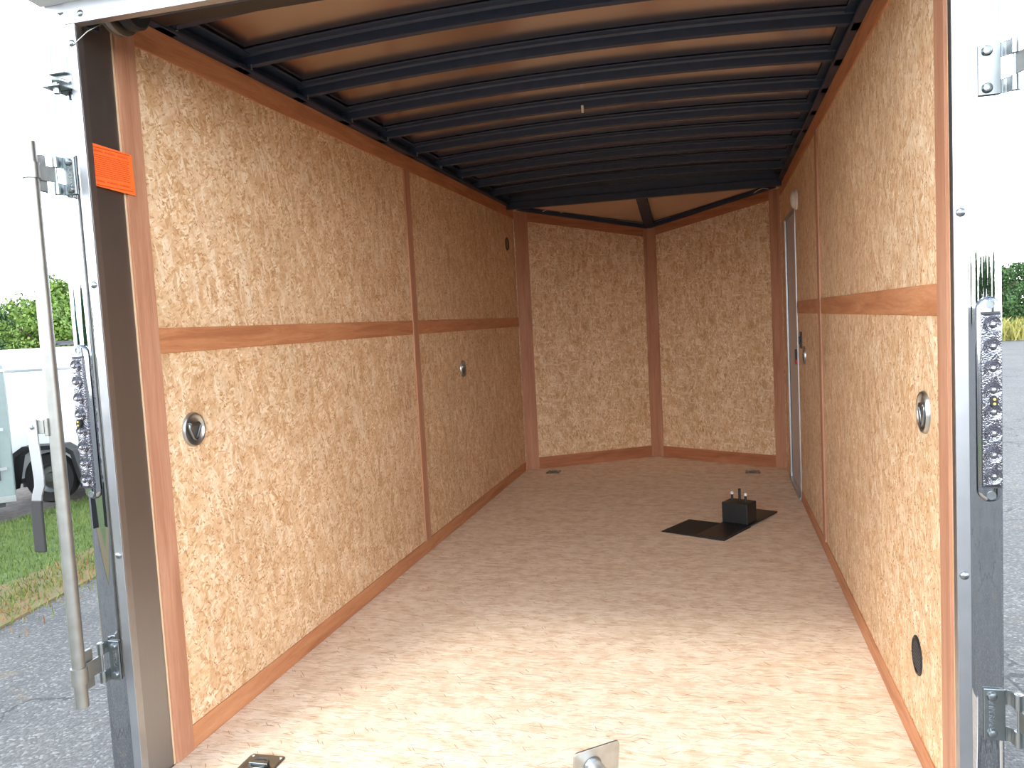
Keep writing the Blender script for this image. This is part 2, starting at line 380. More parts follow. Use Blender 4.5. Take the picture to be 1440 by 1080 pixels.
# nose walls, built in their own local frame: x along the wall, y outwards, z up
def nose_wall(name, P, Q, zP, zQ, label):
    d = (Q-P).normalized(); n_ = Vector((-d.y, d.x, 0)); Ln = (Q-P).length
    o = struct(name, MB().prism([(0, .005, -.03), (Ln, .005, -.03), (Ln, .005, zQ), (0, .005, zP)], (0, .02, 0)), M_nose, label, 'wall')
    o.matrix_world = frame(P, d, n_, (0, 0, 1)); return frame(P, d, n_, (0, 0, 1)), Ln
ML, LL = nose_wall('wall_front_left', A, B, H, HV, 'left half of the pointed nose wall in strand board')
MR, LR = nose_wall('wall_front_right', B, C, HV, H, 'right half of the pointed nose wall in strand board')
def lt(mb_fn, mat, label, M, cat='trim'):
    m = MB(); mb_fn(m); _trim[0] += 1
    o = struct('trim_%d' % _trim[0], m, mat, label, cat, .001); o.matrix_world = M; return o
# baseboards
struct('baseboard_left', MB().box(-fx, -w, YP+.08, L, 0, .071), M_trim_y, 'reddish wood strip along the foot of the left wall', 'baseboard', .001)
struct('baseboard_right', MB().box(w, fx, YP+.08, DY0-.03, 0, .066), M_trim_y, 'reddish wood strip along the foot of the right wall', 'baseboard', .001)
bb = struct('baseboard_front_left', MB().box(.115, LL-.05, -.001, .004, 0, .098), M_trim_x, 'reddish wood strip under the left nose panel', 'baseboard', .001); bb.matrix_world = ML
bb = struct('baseboard_front_right', MB().box(.065, LR-.085, -.001, .004, 0, .095), M_trim_x, 'reddish wood strip under the right nose panel', 'baseboard', .001); bb.matrix_world = MR
# side wall trims
for s, nm, yb, yr in ((-1, 'left', 2.395, L), (1, 'right', 2.500, DY0-.03)):
    X0, X1 = sorted((s*fx, s*w)); X2 = s*(w-.004); XX = sorted((s*w, X2)); XA = sorted((s*fx, X2))
    trim(MB().box(XA[0], XA[1], YP, YP+.080, 0, H-.01), M_trim_z, 'upright pinkish wood strip at the rear end of the %s wall' % nm)
    trim(MB().box(X0, X1, YP+.08, L, H-.078, H), M_trim_y, 'long reddish wood strip along the top of the %s wall' % nm)
    trim(MB().box(X0, X1, YP+.08, yb, 1.196, 1.270), M_trim_y, 'level orange-brown rail on the near %s wall panels' % nm)
    trim(MB().box(X0, X1, yb+.075, yr, 1.196, 1.270), M_trim_y, 'level brown rail on the far %s wall panels' % nm)
    trim(MB().box(XA[0], XA[1], yb, yb+.075, .068, H-.076), M_trim_z, 'upright wood strip over the panel joint of the %s wall' % nm)
    struct('trim_%d' % (_trim[0]+1), MB().box(*sorted((s*(fx+.026), s*(fx-.002))), YP-.006, YP+.001, 0, H-.01), M_ply, 'pale plywood end grain at the rear of the %s wall' % nm, 'trim'); _trim[0] += 1
lt(lambda m: m.box(.002, .115, -.003, .005, 0, H-.02), M_trim_z, 'upright wood strip in the corner of left wall and nose', ML)
lt(lambda m: m.box(LL-.052, LL, -.003, .005, 0, HV), M_trim_z, 'upright wood strip left of the nose fold', ML)
lt(lambda m: m.box(-.03, .04, .006, .028, HV-.02, 2.13), M_bow, 'dark filler added to block stray light behind the nose fold above the strips', MR)  # added block, keeps outside light from leaking in at the nose tip
lt(lambda m: m.box(0, .068, -.003, .005, 0, HV), M_trim_z, 'upright wood strip right of the nose fold', MR)
lt(lambda m: m.box(LR-.088, LR-.002, -.003, .005, 0, H-.02), M_trim_z, 'upright wood strip in the corner of nose and right wall', MR)
lt(lambda m: m.prism([(.115, 0, H-.098), (LL-.052, 0, HV-.078), (LL-.052, 0, HV+.008), (.115, 0, H-.018)], (0, .004, 0)), M_trim_x, 'sloping wood strip along the top of the left nose panel', ML)
lt(lambda m: m.prism([(.068, 0, HV-.07), (LR-.088, 0, H-.096), (LR-.088, 0, H-.016), (.068, 0, HV+.01)], (0, .004, 0)), M_trim_x, 'sloping wood strip along the top of the right nose panel', MR)

# outer skin of the trailer
sk = MB(); sk.box(-1.088, -1.064, .125, L+.05, -.2, 2.29); struct('wall_outer_left', sk, M_white, 'white outer skin of the left trailer side', 'wall')
sk = MB(); sk.box(1.062, 1.079, .125, DY0-.005, -.2, 2.29); sk.box(1.062, 1.079, DY0-.005, DY1+.005, DZ+.005, 2.29); sk.box(1.062, 1.079, DY1+.005, L+.05, -.2, 2.29); sk.box(1.079, 1.085, DY0-.02, DY1+.02, 0, DZ+.02)
struct('wall_outer_right', sk, M_white, 'white outer skin of the right trailer side', 'wall')
for nm, Mx, Ln, z0, z1 in (('wall_outer_front_left', ML, LL, 2.29, 2.12), ('wall_outer_front_right', MR, LR, 2.12, 2.29)):
    o = struct(nm, MB().prism([(0, .03, -.2), (Ln, .03, -.2), (Ln, .03, z1), (0, .03, z0)], (0, .02, 0)), M_white, 'white outer skin of the pointed nose, %s half' % nm.split('_')[-1], 'wall'); o.matrix_world = Mx
# roof skin: shallow arch over the bows
def zb(x): return 2.160+.036*(1-(x/w)**2)
roof = MB(); NX = 16
xs = [-1.075+2.15*i/NX for i in range(NX+1)]
lo = [(x, YF+.02, zb(x)+.046) for x in xs]; hi = [(x, YF+.02, zb(x)+.066+.03) for x in xs][::-1]
roof.prism(lo+hi, (0, 4.60-YF, 0))
struct('ceiling', roof, M_skin, 'tan reflecting metal roof skin above the dark roof bows', 'ceiling', smooth=True)
# nose ceiling: two sloping panels
zc = H+.03; za = HV+.035; zt = 2.165
nc = MB(); nc.prism([(-w-.02, L, zc), (VX, VY+.02, za), (0, 4.62, zt+.02), (-w-.02, 4.62, zt+.01)], (0, 0, .02))
struct('ceiling_front_left', nc, M_luan, 'plain tan ceiling panel over the left of the nose', 'ceiling')
nc = MB(); nc.prism([(w+.02, L, zc), (w+.02, 4.62, zt+.01), (0, 4.62, zt+.02), (VX, VY+.02, za)], (0, 0, .02))
struct('ceiling_front_right', nc, M_luan, 'plain tan ceiling panel over the right of the nose', 'ceiling')
lk = MB(); lk.box(-1.06, -1.036, 4.50, L+.01, H-.01, 2.25); lk.box(1.036, 1.06, 4.50, L+.01, H-.01, 2.25); lk.box(-1.06, 1.06, 4.600, 4.612, 2.165, 2.26)  # added plates, stop light leaking in around the nose header ends
struct('trim_'+str(_trim[0]+1), lk, M_bow, 'dark plates added to close light leaks where roof skin and nose ceiling meet', 'trim'); _trim[0] += 1
cap = MB(); cap.prism([(-1.09, 4.6, 2.24), (1.09, 4.6, 2.24), (1.09, 4.85, 2.24), (VX, VY+.09, 2.12), (-1.09, 4.85, 2.24)], (0, 0, .03))
struct('ceiling_outer', cap, M_white, 'white outer roof cap over the trailer nose', 'roof')

# roof bows : each one a dark arched channel, flange against the skin
def bow_outline(x, y1):
    z = zb(x); y0 = y1-.030
    return [(x, y1, z), (x, y1, z+.044), (x, y0-.038, z+.044), (x, y0-.038, z+.038), (x, y0-.006, z+.038), (x, y0, z+.030), (x, y0, z)]
for k in range(10):
    y1 = .53+.4*k
    m = MB(); m.loft([bow_outline(-1.055+2.11*i/20, y1) for i in range(21)])
    m.box(-1.055, -1.005, y1-.075, y1+.006, 2.147, 2.166); m.box(1.005, 1.055, y1-.075, y1+.006, 2.147, 2.166)
    o = m.build('roof_bow', M_bow, None, False, .0015)
    where = ['closest to the rear opening', 'second from the rear opening', 'third from the rear opening', 'fourth from the rear opening', 'fifth from the rear opening',
             'sixth from the rear, fifth from the nose header', 'fourth from the nose header', 'third from the nose header', 'second from the nose header', 'right behind the nose header'][k]
    tag(o, 'dark arched steel roof bow, %s' % where, 'roof beam', 'arched bows under the roof skin')
hd = MB().box(-w-.03, w+.03, 4.575, 4.625, 2.118, 2.172).build('nose_header', M_bow, None, False, .003)
tag(hd, 'straight dark steel tube crossing the ceiling where the nose begins', 'roof beam')
rg = MB().prism([(-.030, 4.627, 2.142), (.052, 4.627, 2.142), (.052, 4.627, 2.182), (-.030, 4.627, 2.182)], (.0, .75, -.158)).build('ridge_beam', M_bow, None, False, .002)
tag(rg, 'short dark beam running from the header down to the nose fold', 'roof beam')
for nm, Mx, Ln, z0, z1 in (('left', ML, LL, H, HV), ('right', MR, LR, HV, H)):
    a0, a1 = (.03, Ln-.02) if nm == 'left' else (.02, Ln-.03)
    t = MB().prism([(a0, -.03, z0-.010), (a1, -.03, z1-.010), (a1, -.03, z1+.022), (a0, -.03, z0+.022)], (0, .034, 0)).build('nose_top_tube', M_bow, None, False, .002)
    t.matrix_world = Mx
    tag(t, 'dark sloping tube on top of the %s nose panel' % nm, 'roof beam')
for s, nm in ((-1, 'left'), (1, 'right')):
    m = MB(); X = sorted((s*1.06, s*1.0)); m.box(X[0], X[1], YP, L-.15, H+.001, H+.012); X = sorted((s*1.06, s*1.035)); m.box(X[0], X[1], YP, L-.15, H+.012, 2.212)
    m.box(*sorted((s*1.06, s*.985)), YP, 4.57, 2.196, 2.203)
    tag(m.build('top_rail', M_bow, None, False, .001), 'dark steel rail along the top of the %s wall under the bows' % nm, 'rail', kind='structure')
# screw hooks / clips near the bow ends
scp = None
for k in range(8):
    y = .50+.4*k
    if scp is None:
        scp = thing('bow_screw', (-.985, y, 2.15), '', 'screw', 'screws hanging at the left ends of the roof bows')
        MB().cyl((-.985, y, 2.150), (-.985, y, 2.166), .0022, 8).build('shank', M_zinc, scp, True)
        MB().lathe([(0, 0), (.004, .001), (.004, .003), (0, .004)], (-.985, y, 2.147), (0, 0, 1), 12).build('head', M_zinc, scp, True)
        r = scp
    else: r = copy_tree(scp, (-.985, y, 2.15))
    r['label'] = 'small bright screw at the left end of the %s roof bow from the rear' % ['first', 'second', 'third', 'fourth', 'fifth', 'sixth', 'seventh', 'eighth'][k]
ms = MB().cyl((-.02, 2.078, 2.168), (-.02, 2.078, 2.2), .006, 10).build('bow_clip', M_whitep, None, True)
tag(ms, 'small pale clip under the middle of the fifth roof bow', 'clip')
# white wire loop above the nose trim
pts = [ML @ Vector((.24+.17*t, -.035, 2.122-.012*t+.022*math.sin(math.pi*t))) for t in [i/12 for i in range(13)]]
tag(MB().tube(pts, .0028, 6).build('wire', M_whitep, None, True), 'thin white wire loop above the left nose panel', 'wire')
pts = [MR @ Vector((LR-.19+.12*t, -.035, 2.118+.016*math.sin(math.pi*t)+.012*t)) for t in [i/12 for i in range(13)]]
tag(MB().tube(pts, .0028, 6).build('wire', M_whitep, None, True), 'thin white wire loop above the right nose panel', 'wire')

# ---------------------------------------------------------------- rear frame
for s, nm in ((-1, 'left'), (1, 'right')):
    xo = 1.088 if s < 0 else 1.079
    # satin strip beside the opening, wraps into the opening
    m = MB(); m.box(*sorted((s*.995, s*1.020)), YF-.004, YF, -.12, 2.037); m.box(*sorted((s*.995, s*.998)), YF, YF+.022, -.12, 2.04); m.box(*sorted((s*.998, s*1.034)), YF+.019, YF+.022, -.12, 2.04)
    trim(m, M_satin, 'satin aluminium strip with bolts beside the %s of the rear opening' % nm, 'door frame', .0008)
    # polished post, gently bowed face with rolled outer edge
    prof = [(1.019, YF+.002), (1.028, YF-.001), (1.050, YF-.0013), (xo-.010, YF-.001), (xo-.004, YF-.003), (xo, YF-.001), (xo+.001, YF+.006), (xo+.001, YF+.03), (1.019, YF+.03)]
    m = MB(); m.loft([[(s*a, b, z) for a, b in (prof if s > 0 else prof[::-1])] for z in [-.25+.29*i for i in range(9)]])
    trim(m, M_mirror, 'mirror polished aluminium corner post %s of the opening' % nm, 'door frame', 0, True)
    # jamb
    m = MB(); m.box(*sorted((s*1.034, s*1.040)), YF+.022, YP-.004, -.03, 2.13)
    trim(m, M_jamb, 'dark brushed metal jamb inside the %s of the opening' % nm, 'door frame', .0005)
# header
m = MB(); m.box(-1.024, 1.024, YF-.005, YF, 2.037, 2.10); m.box(-.998, .998, YF, YF+.022, 2.037, 2.041); m.box(-1.085, 1.076, YF, YF+.02, 2.041, 2.20)
trim(m, M_satin, 'satin aluminium header strip above the rear opening', 'door frame', .0008)
m = MB(); m.prism([(-1.095, YF, 2.090), (-1.095, .02, 2.098), (-1.095, .0, 2.115), (-1.095, .0, 2.30), (-1.095, YF+.15, 2.32), (-1.095, YF+.15, 2.29), (-1.095, YF, 2.29)], (2.19, 0, 0))
trim(m, M_white, 'pale drip cap jutting out over the rear opening', 'door frame', .002)
m = MB(); m.box(-1.03, 1.03, YF+.022, .465, 2.150, 2.158); m.box(-1.06, 1.06, YF+.022, YF+.03, 2.041, 2.158)
trim(m, M_black, 'dark steel header pan behind the rear opening', 'door frame', .001)
b0 = None
for x, z, wh in [(-.974, 2.058, 'top left corner'), (-1.008, 1.99, 'upper left, by the drip cap'), (-1.008, 1.385, 'left, above the middle'), (-1.008, .675, 'left, below the lamp'), (1.008, 1.40, 'right, above the lamp'), (1.008, .675, 'right, below the lamp')]:
    if b0 is None:
        b0 = MB().lathe([(0, 0), (.009, 0), (.0085, .002), (.006, .0045), (0, .0055)], (0, 0, 0), (0, -1, 0), 16).build('frame_bolt', M_zinc, None, True); o = b0
    else: o = b0.copy(); COL.objects.link(o)
    o.location = (x, YF-.004, z); tag(o, 'domed bolt in the frame strip, %s of the opening' % wh, 'bolt', 'bolts in the rear frame strip')
for i in range(4):
    o = MB().lathe([(0, 0), (.005, 0), (.004, .002), (0, .003)], (0, 0, 0), (0, 0, -1), 10).build('pan_screw', M_zinc, None, True)
    o.location = (-.86+.055*i+.07*(i == 3), .36-.03*(i % 2), 2.150); tag(o, 'small screw in the dark header pan, %s from the spring tube end' % ['first', 'second', 'third', 'fourth'][i], 'screw', 'screws in the header pan')

# ramp spring tube behind the header
sp = thing('ramp_spring', (-.93, .195, 2.095), 'dark ramp spring tube with pale drum behind the top left of the opening', 'spring tube')
MB().cyl((-.885, .195, 2.095), (.98, .195, 2.095), .030, 24).build('tube', M_bow, sp, True)
MB().lathe([(0, 0), (.052, 0), (.058, .006), (.058, .028), (.052, .034), (0, .034)], (-.915, .195, 2.095), (1, 0, 0), 32).build('end_collar', M_rubber, sp, True)
MB().lathe([(0, 0), (.064, 0), (.066, .004), (.060, .006), (.058, .016), (.066, .020), (.066, .025), (.056, .028), (0, .028)], (-.955, .195, 2.095), (1, 0, 0), 36).build('cable_drum', M_galv, sp, True)
MB().cyl((-1.03, .195, 2.095), (-.955, .195, 2.095), .018, 16).build('axle', M_zinc, sp, True)
MB().box(-1.034, -1.026, .165, .225, 2.06, 2.146).build('bracket', M_bow, sp)
cb_ = MB().tube([(-.950, .150, 2.048), (-.975, .120, 2.02), (-1.0, .098, 1.985)], .0016, 6).build('cable', M_galv, sp, True)
cb_['label'] = 'thin steel cable leading to the frame'

# orange sticker hanging over jamb and wood strip
st = thing('warning_sticker', (-1.022, .14, 1.70), 'orange warning sticker with rows of fine print on the left jamb', 'sticker')
sx = -1.0215
m = MB(); m.prism([(sx, .142, 1.647), (sx, .306, 1.640), (sx, .302, 1.752), (sx, .142, 1.757)], (-.001, 0, 0)); m.build('paper', M_orange, st)
Ms = frame((sx+.0004, .222, 1.70), (0, 1, 0), (0, 0, 1), (1, 0, 0))
m = MB()
def ml(y0, y1, z, h): m.box(sx+.0001, sx+.0006, y0, y1, z-h/2, z+h/2)
ml(.146, .292, 1.748, .0022); m.build('border_line', M_orink, st)
m = MB(); ml(.146, .296, 1.650, .0022); m.build('border_line', M_orink, st)
for z in (1.7385, 1.6605):
    for j, y in enumerate((.170, .218, .266)):
        text_mesh('WARNING', .0085, frame((sx+.0005, y, z), (0, 1, 0), (0, 0, 1), (1, 0, 0)), M_orink, 'heading', st, .0001)
m = MB(); random.seed(3)
for i in range(11):
    z = 1.7285-.0055*i; y = .148
    while y < .284:
        ln = random.uniform(.006, .02); y2 = min(y+ln, .288); m.box(sx+.0001, sx+.0005, y, y2, z-.0009, z+.0009); y = y2+.0022
m.build('fine_print', M_orink, st)

# small catch on the upper left post
ct = thing('ramp_catch', (-1.039, YF-.003, 1.893), 'small zinc catch bracket bolted high on the left polished post', 'bracket')
MB().box(-1.074, -1.016, YF-.006, YF-.003, 1.878, 1.920).build('plate', M_zinc, ct, bevel=.001)
MB().box(-1.074, -1.020, YF-.045, YF-.006, 1.878, 1.882).build('lower_flange', M_zinc, ct, bevel=.001)
MB().box(-1.074, -1.024, YF-.020, YF-.006, 1.916, 1.920).build('upper_flange', M_zinc, ct, bevel=.001)
MB().tube([(-1.068, YF-.012, 1.901), (-1.054, YF-.026, 1.899), (-1.034, YF-.026, 1.897), (-1.024, YF-.012, 1.895)], .005, 8).build('hook', M_chrome, ct, True)
MB().cyl((-1.042, YF-.030, 1.863), (-1.042, YF-.030, 1.883), .008, 6).build('nut', M_zinc, ct)

# ---------------------------------------------------------------- tail lights
def tail_light(xc):
    t = thing('tail_light', (xc, YF-.003, 1.03), 'long clear eight-lamp tail light on the right polished post', 'tail light', 'upright tail lights on the corner posts')
    y = YF-.003; z0, z1 = .829, 1.231; hw = .0205
    def cap(hw, z0, z1, n=12):
        P = [(xc+hw*math.cos(a), z1-hw+hw*math.sin(a)) for a in [math.pi*i/n for i in range(n+1)]]
        P += [(xc+hw*math.cos(a), z0+hw+hw*math.sin(a)) for a in [math.pi+math.pi*i/n for i in range(n+1)]]
        return P
    m = MB(); m.loft([[(a, y, b) for a, b in cap(hw+.003, z0-.003, z1+.003)], [(a, y-.006, b) for a, b in cap(hw+.001, z0-.001, z1+.001)], [(a, y-.010, b) for a, b in cap(hw-.005, z0+.004, z1-.004)]])
    m.build('bezel', M_chrome, t, True)
    m = MB(); hz = hw-.0035
    m.loft([[(xc-hz, y-.008, z0+.030), (xc+hz, y-.008, z0+.030), (xc+hz, y-.008, z1-.030), (xc-hz, y-.008, z1-.030)],
            [(xc-hz, y-.018, z0+.032), (xc+hz, y-.018, z0+.032), (xc+hz, y-.018, z1-.032), (xc-hz, y-.018, z1-.032)],
            [(xc-hz+.006, y-.022, z0+.035), (xc+hz-.006, y-.022, z0+.035), (xc+hz-.006, y-.022, z1-.035), (xc-hz+.006, y-.022, z1-.035)]])
    m.build('lens', M_lens, t, True)
    zs = [z1-.052-.0425*i-(0 if i < 4 else .0) for i in range(8)]
    for zz in zs:
        l_ = MB().lathe([(.0165, 0), (.0160, .003), (.0142, .0025), (.0135, .0045), (.0115, .0040), (.0105, .006), (.0070, .0055), (.0055, .0085), (0, .0095)], (xc, y-.021, zz), (0, -1, 0), 24).build('lamp_ring', M_lens, t, True)
        MB().lathe([(.0045, 0), (.004, .002), (0, .003)], (xc, y-.030, zz), (0, -1, 0), 14).build('reflector', M_chrome, l_, True)
    zm = (zs[3]+zs[4])/2
    dk = MB().lathe([(.0085, 0), (.0085, .006), (0, .006)], (0, 0, 0), (0, -1, 0), 20).build('sensor', M_black, t, True)
    for v in dk.data.vertices: v.co = Vector((xc+v.co.x*.75, y-.026+v.co.y, zm+v.co.z*1.35))
    for dz in (-.0045, .0045): MB().lathe([(.0025, 0), (.0025, .0025), (0, .003)], (xc, y-.031, zm+dz), (0, -1, 0), 10).build('yellow_dot', M_yel, dk, True)
    for zz in (z0+.012, z1-.012): 
        sc = MB().lathe([(.0085, 0), (.0085, .003), (.006, .003), (.006, .0015), (0, .0015)], (xc, y-.009, zz), (0, -1, 0), 18).build('screw', M_zinc, t, True)
    for zz in (z0+.029, z1-.029): MB().box(xc-hz, xc+hz, y-.014, y-.007, zz-.002, zz+.002).build('end_cap', M_dark, t)
    return t
tr = tail_light(1.0555)
copy_tree(tr, (-1.0680, YF-.003, 1.03), label='long clear tail light seen at a slant on the left polished post')

# ---------------------------------------------------------------- swing-out bar locks
def bar_lock(s):
    nm = 'left' if s < 0 else 'right'
    bx, by = s*1.073, .002
    lab = {'left': 'galvanised bar lock with black gripped handle swung out beside the left post', 'right': 'galvanised bar lock hinge and bar swung out beside the right post'}[nm]
    t = thing('bar_lock', (bx, YF, 1.03), lab, 'bar lock', 'swing-out bar locks on the corner posts')
    if s > 0: bx = s*1.115
    lx0, lx1, bxc = (1.033, 1.066, 1.073) if s < 0 else (1.040, 1.080, 1.098)
    MB().pipe((bx, by, .305), (bx, by, 1.735), .0165, .013, 28).build('bar', M_galv, t, True)
    for zc_, zh in ((1.665, .048), (.388, .054)):
        y = YF-.003
        lf = MB(); lf.box(*sorted((s*lx0, s*lx1)), y-.004, y, zc_-zh, zc_+zh)
        lf = lf.build('hinge_leaf', M_zinc, t, bevel=.0015)
        for dz in (-zh*.72, zh*.72):
            MB().lathe([(0, 0), (.0100, 0), (.0100, .002), (.0075, .0065), (0, .0085)], (s*(lx0+.015), y-.004, zc_+dz), (0, -1, 0), 20).build('bolt', M_zinc, lf, True)
        Mt = frame((s*(lx0+.014), y-.0042, zc_), (0, 0, -1), (1, 0, 0), (0, -1, 0))
        text_mesh('IMPERIAL', .0145, Mt, M_chrome, 'lettering', lf, .0006)
        # web that jogs from the leaf out to the knuckles
        for a, b in ((zc_-zh, zc_-zh*.42), (zc_+zh*.42, zc_+zh)):
            P = [(s*lx1, y-.004), (s*(lx1+.004), y-.004), (s*(bxc-.004), y-.022), (s*bxc, y-.024), (s*bxc, y-.020), (s*(bxc-.006), y-.016), (s*lx1, y)]
            MB().prism([(p[0], p[1], a) for p in P], (0, 0, b-a)).build('knuckle_web', M_zinc, lf, bevel=.0008)
            MB().pipe((s*bxc, y-.022, a), (s*bxc, y-.022, b), .0085, .004, 18).build('knuckle', M_zinc, lf, True)
        # strap from the pin to the bar
        sp = MB(); P = [(s*bxc, y-.031), (s*bxc, y-.014), (s*(bxc+.004), y-.014)]
        d = Vector((bx-s*bxc, by+.004-(y-.022), 0)); d.normalize(); q = Vector((-d.y, d.x, 0))*.0018
        a0 = Vector((s*bxc, y-.022, 0)); a1 = Vector((bx, by+.012, 0))
        zz0, zz1 = zc_-zh*.40, zc_+zh*.40
        sp.prism([(a0+q).to_tuple()[:2]+(zz0,), (a1+q).to_tuple()[:2]+(zz0,), (a1-q).to_tuple()[:2]+(zz0,), (a0-q).to_tuple()[:2]+(zz0,)], (0, 0, zz1-zz0))
        so = sp.build('strap', M_galv, t, bevel=.0005)
        MB().cyl((s*bxc, y-.022, zc_-zh*1.02), (s*bxc, y-.022, zc_+zh*1.02), .0038, 12).build('pin', M_zinc, so, True)
        MB().pipe((bx, by, zz0), (bx, by, zz1), .0205, .0166, 24).build('collar', M_galv, so, True)
        MB().lathe([(0, 0), (.006, 0), (.005, .003), (0, .004)], (bx+s*.0195, by-.004, zc_-zh*.25), (s, -.2, 0), 12).build('rivet', M_zinc, so, True)
        # cam fork welded to the bar, prongs above and below the strap
        am = (a0+a1)/2 + d*.006; cm = MB()
        e1, e2 = am-d*.016, am+d*.016; o_ = Vector((d.y, -d.x, 0))*(.005*(-s))
        for (za, zb_, k0) in ((zc_+zh*.36, zc_+zh*.95, 1), (zc_-zh*.95, zc_-zh*.36, 1)):
            cm.prism([(e1+o_).to_tuple()[:2]+(za,), (e2+o_).to_tuple()[:2]+(za,), (e2+o_*2).to_tuple()[:2]+(za,), (e1+o_*2).to_tuple()[:2]+(za,)], (0, 0, zb_-za))
        cm.prism([(e1+o_*2).to_tuple()[:2]+(zc_-zh*.95,), (e2+o_*2).to_tuple()[:2]+(zc_-zh*.95,), (e2+o_*2.8).to_tuple()[:2]+(zc_-zh*.95,), (e1+o_*2.8).to_tuple()[:2]+(zc_-zh*.95,)], (0, 0, zh*1.9))
        bmesh.ops.remove_doubles(cm.bm, verts=cm.bm.verts[:], dist=.0002)
        cm.build('cam', M_galv, t, bevel=.002)
    # handle
    hx = bx+s*.042; hy = by-.020
    br = MB(); br.box(*sorted((bx+s*.012, hx+s*.018)), hy-.001, hy+.003, 1.018, 1.052); br.box(*sorted((bx+s*.004, bx+s*.016)), hy-.001, by, 1.012, 1.056)
    bo = br.build('handle_bracket', M_galv, t, bevel=.001)
    MB().lathe([(0, 0), (.006, 0), (.005, .003), (0, .004)], (hx+s*.004, hy-.0065, 1.035), (0, -1, 0), 14).build('bolt', M_zinc, bo, True)
    def hp(o, hw, th):
        secs = []
        for z, dx in o: secs.append([(hx+s*dx-hw, hy-.0015-th, z), (hx+s*dx+hw, hy-.0015-th, z), (hx+s*dx+hw, hy-.0015, z), (hx+s*dx-hw, hy-.0015, z)])
        return secs
    MB().loft(hp([(1.055, .006), (1.00, .005), (.905, -.001), (.885, .0), (.862, .010), (.845, .013)], .0150, .005)).build('handle', M_satin, t, bevel=.001)
    MB().loft(hp([(.850, .012), (.847, .0125), (.79, .014), (.718, .014)], .0170, .008)).build('grip', M_rubber, t, bevel=.003)
    return t
bar_lock(-1); bar_lock(1)

# ---------------------------------------------------------------- wall fittings
def wall_dring():
    t = thing('wall_d_ring', (0, 0, 0), '', 'tie-down ring', 'round recessed tie-down rings in the side walls')
    M_pan = plain('bright_pan_steel', (.50, .52, .51), .35, 1., var=.1)
    MB().lathe([(.0535, -.001), (.0535, .005), (.050, .010), (.0455, .0095), (.041, .004), (.033, .0015), (.018, .001), (0, .001)], (0, 0, 0), (1, 0, 0), 40).build('pan', M_pan, t, True)
    P = []
    for a, b in ((-.026, .013), (-.026, .006), (-.009, -.027), (0, -.032), (.009, -.027), (.026, .006), (.026, .013), (.0, .016)): P.append((.0075, a, b))
    MB().tube(P, .0045, 10, closed=True).build('ring', M_zinc, t, True)
    MB().box(.001, .012, -.022, .022, .010, .022).build('clamp', M_zinc, t, bevel=.002)
    return t
d0 = wall_dring(); d0.location = (-fx, .489, .956)
d0['label'] = 'round steel tie-down ring low on the left wall near the opening'
copy_tree(d0, (-fx, 3.235, .956), 0, 'round steel tie-down ring on the far part of the left wall')
copy_tree(d0, (fx, .519, .956), math.pi, 'round steel tie-down ring on the right wall near the opening')
copy_tree(d0, (fx, 3.322, .950), math.pi, 'round steel tie-down ring on the right wall just before the side door')
def vent():
    t = thing('round_vent', (0, 0, 0), '', 'vent', 'round black flow vents in the side walls')
    MB().lathe([(.053, -.001), (.053, .002), (.049, .005), (.045, .004), (.044, -.004), (0, -.004)], (0, 0, 0), (1, 0, 0), 40).build('rim', M_black, t, True)
    for i in range(9):
        z = -.036+.009*i; hw = math.sqrt(max(0, .044**2-z*z))
        MB().box(-.003, .003, -hw, hw, z-.0028, z+.0018).build('louvre', M_dark, t)
    return t
v0 = vent(); v0.location = (fx, .638, .282); v0.rotation_euler = (0, 0, math.pi); v0['label'] = 'round black vent near the floor of the right wall'
copy_tree(v0, (-fx, 4.553, 1.849), 0, 'round black vent high on the far left wall by the nose')

# side door in the right wall
dr = thing('door_1', (w, (DY0+DY1)/2, 0), 'grey side door with aluminium frame at the far end of the right wall', 'door', kind='structure')
MB().box(fx+.006, fx+.020, DY0+.02, DY1-.02, .02, DZ-.02).build('door_panel', M_door, dr, bevel=.002)
MB().box(fx+.0035, fx+.006, DY0+.016, DY0+.022, .02, DZ-.02).build('seal', M_dark, dr)
sl2 = MB(); sl2.box(fx+.002, fx+.006, DY1-.030, DY1-.022, .02, DZ-.02); sl2.build('seal', M_dark, dr)
fr = MB(); fr.box(w-.004, fx+.022, DY1-.022, DY1, 0, DZ); fr.box(w-.002, fx+.022, DY0, DY0+.014, 0, DZ); fr.box(w-.004, fx+.022, DY0, DY1, DZ-.016, DZ)
fr.build('door_frame', M_satin, dr, bevel=.001)
MB().box(w-.012, fx+.022, DY0, DY1, .0, .022).build('sill', M_satin, dr, bevel=.002)
lb = MB(); lb.box(w-.010, fx+.006, DY0+.055, DY0+.095, .90, .965); lb = lb.build('latch', M_black, dr, bevel=.003)
MB().box(w-.011, fx+.004, DY0+.058, DY0+.092, .872, .900).build('latch_tip', M_red, lb, bevel=.003)['label'] = 'red latch tip'
# light switch
sw = thing('light_switch', (w, 3.49, 1.03), 'black light switch on the right wall beside the side door', 'switch')
MB().box(w-.004, fx, 3.455, 3.525, .985, 1.085).build('switch_plate', M_black, sw, bevel=.002)
MB().box(w-.012, w-.004, 3.478, 3.502, 1.010, 1.055).build('rocker', M_dark, sw, bevel=.002)
# dome light over the door
dl = thing('dome_light', (w, 3.56, 1.882), 'small white dome light on the right wall above the side door', 'lamp')
MB().lathe([(.062, -.006), (.062, .006), (.055, .010), (0, .010)], (w, 3.56, 1.882), (-1, 0, 0), 32).build('base', M_whitep, dl, True)
MB().lathe([(.054, .009), (.052, .018), (.040, .028), (.020, .033), (0, .034)], (w, 3.56, 1.882), (-1, 0, 0), 32).build('cover', M_whitep, dl, True)

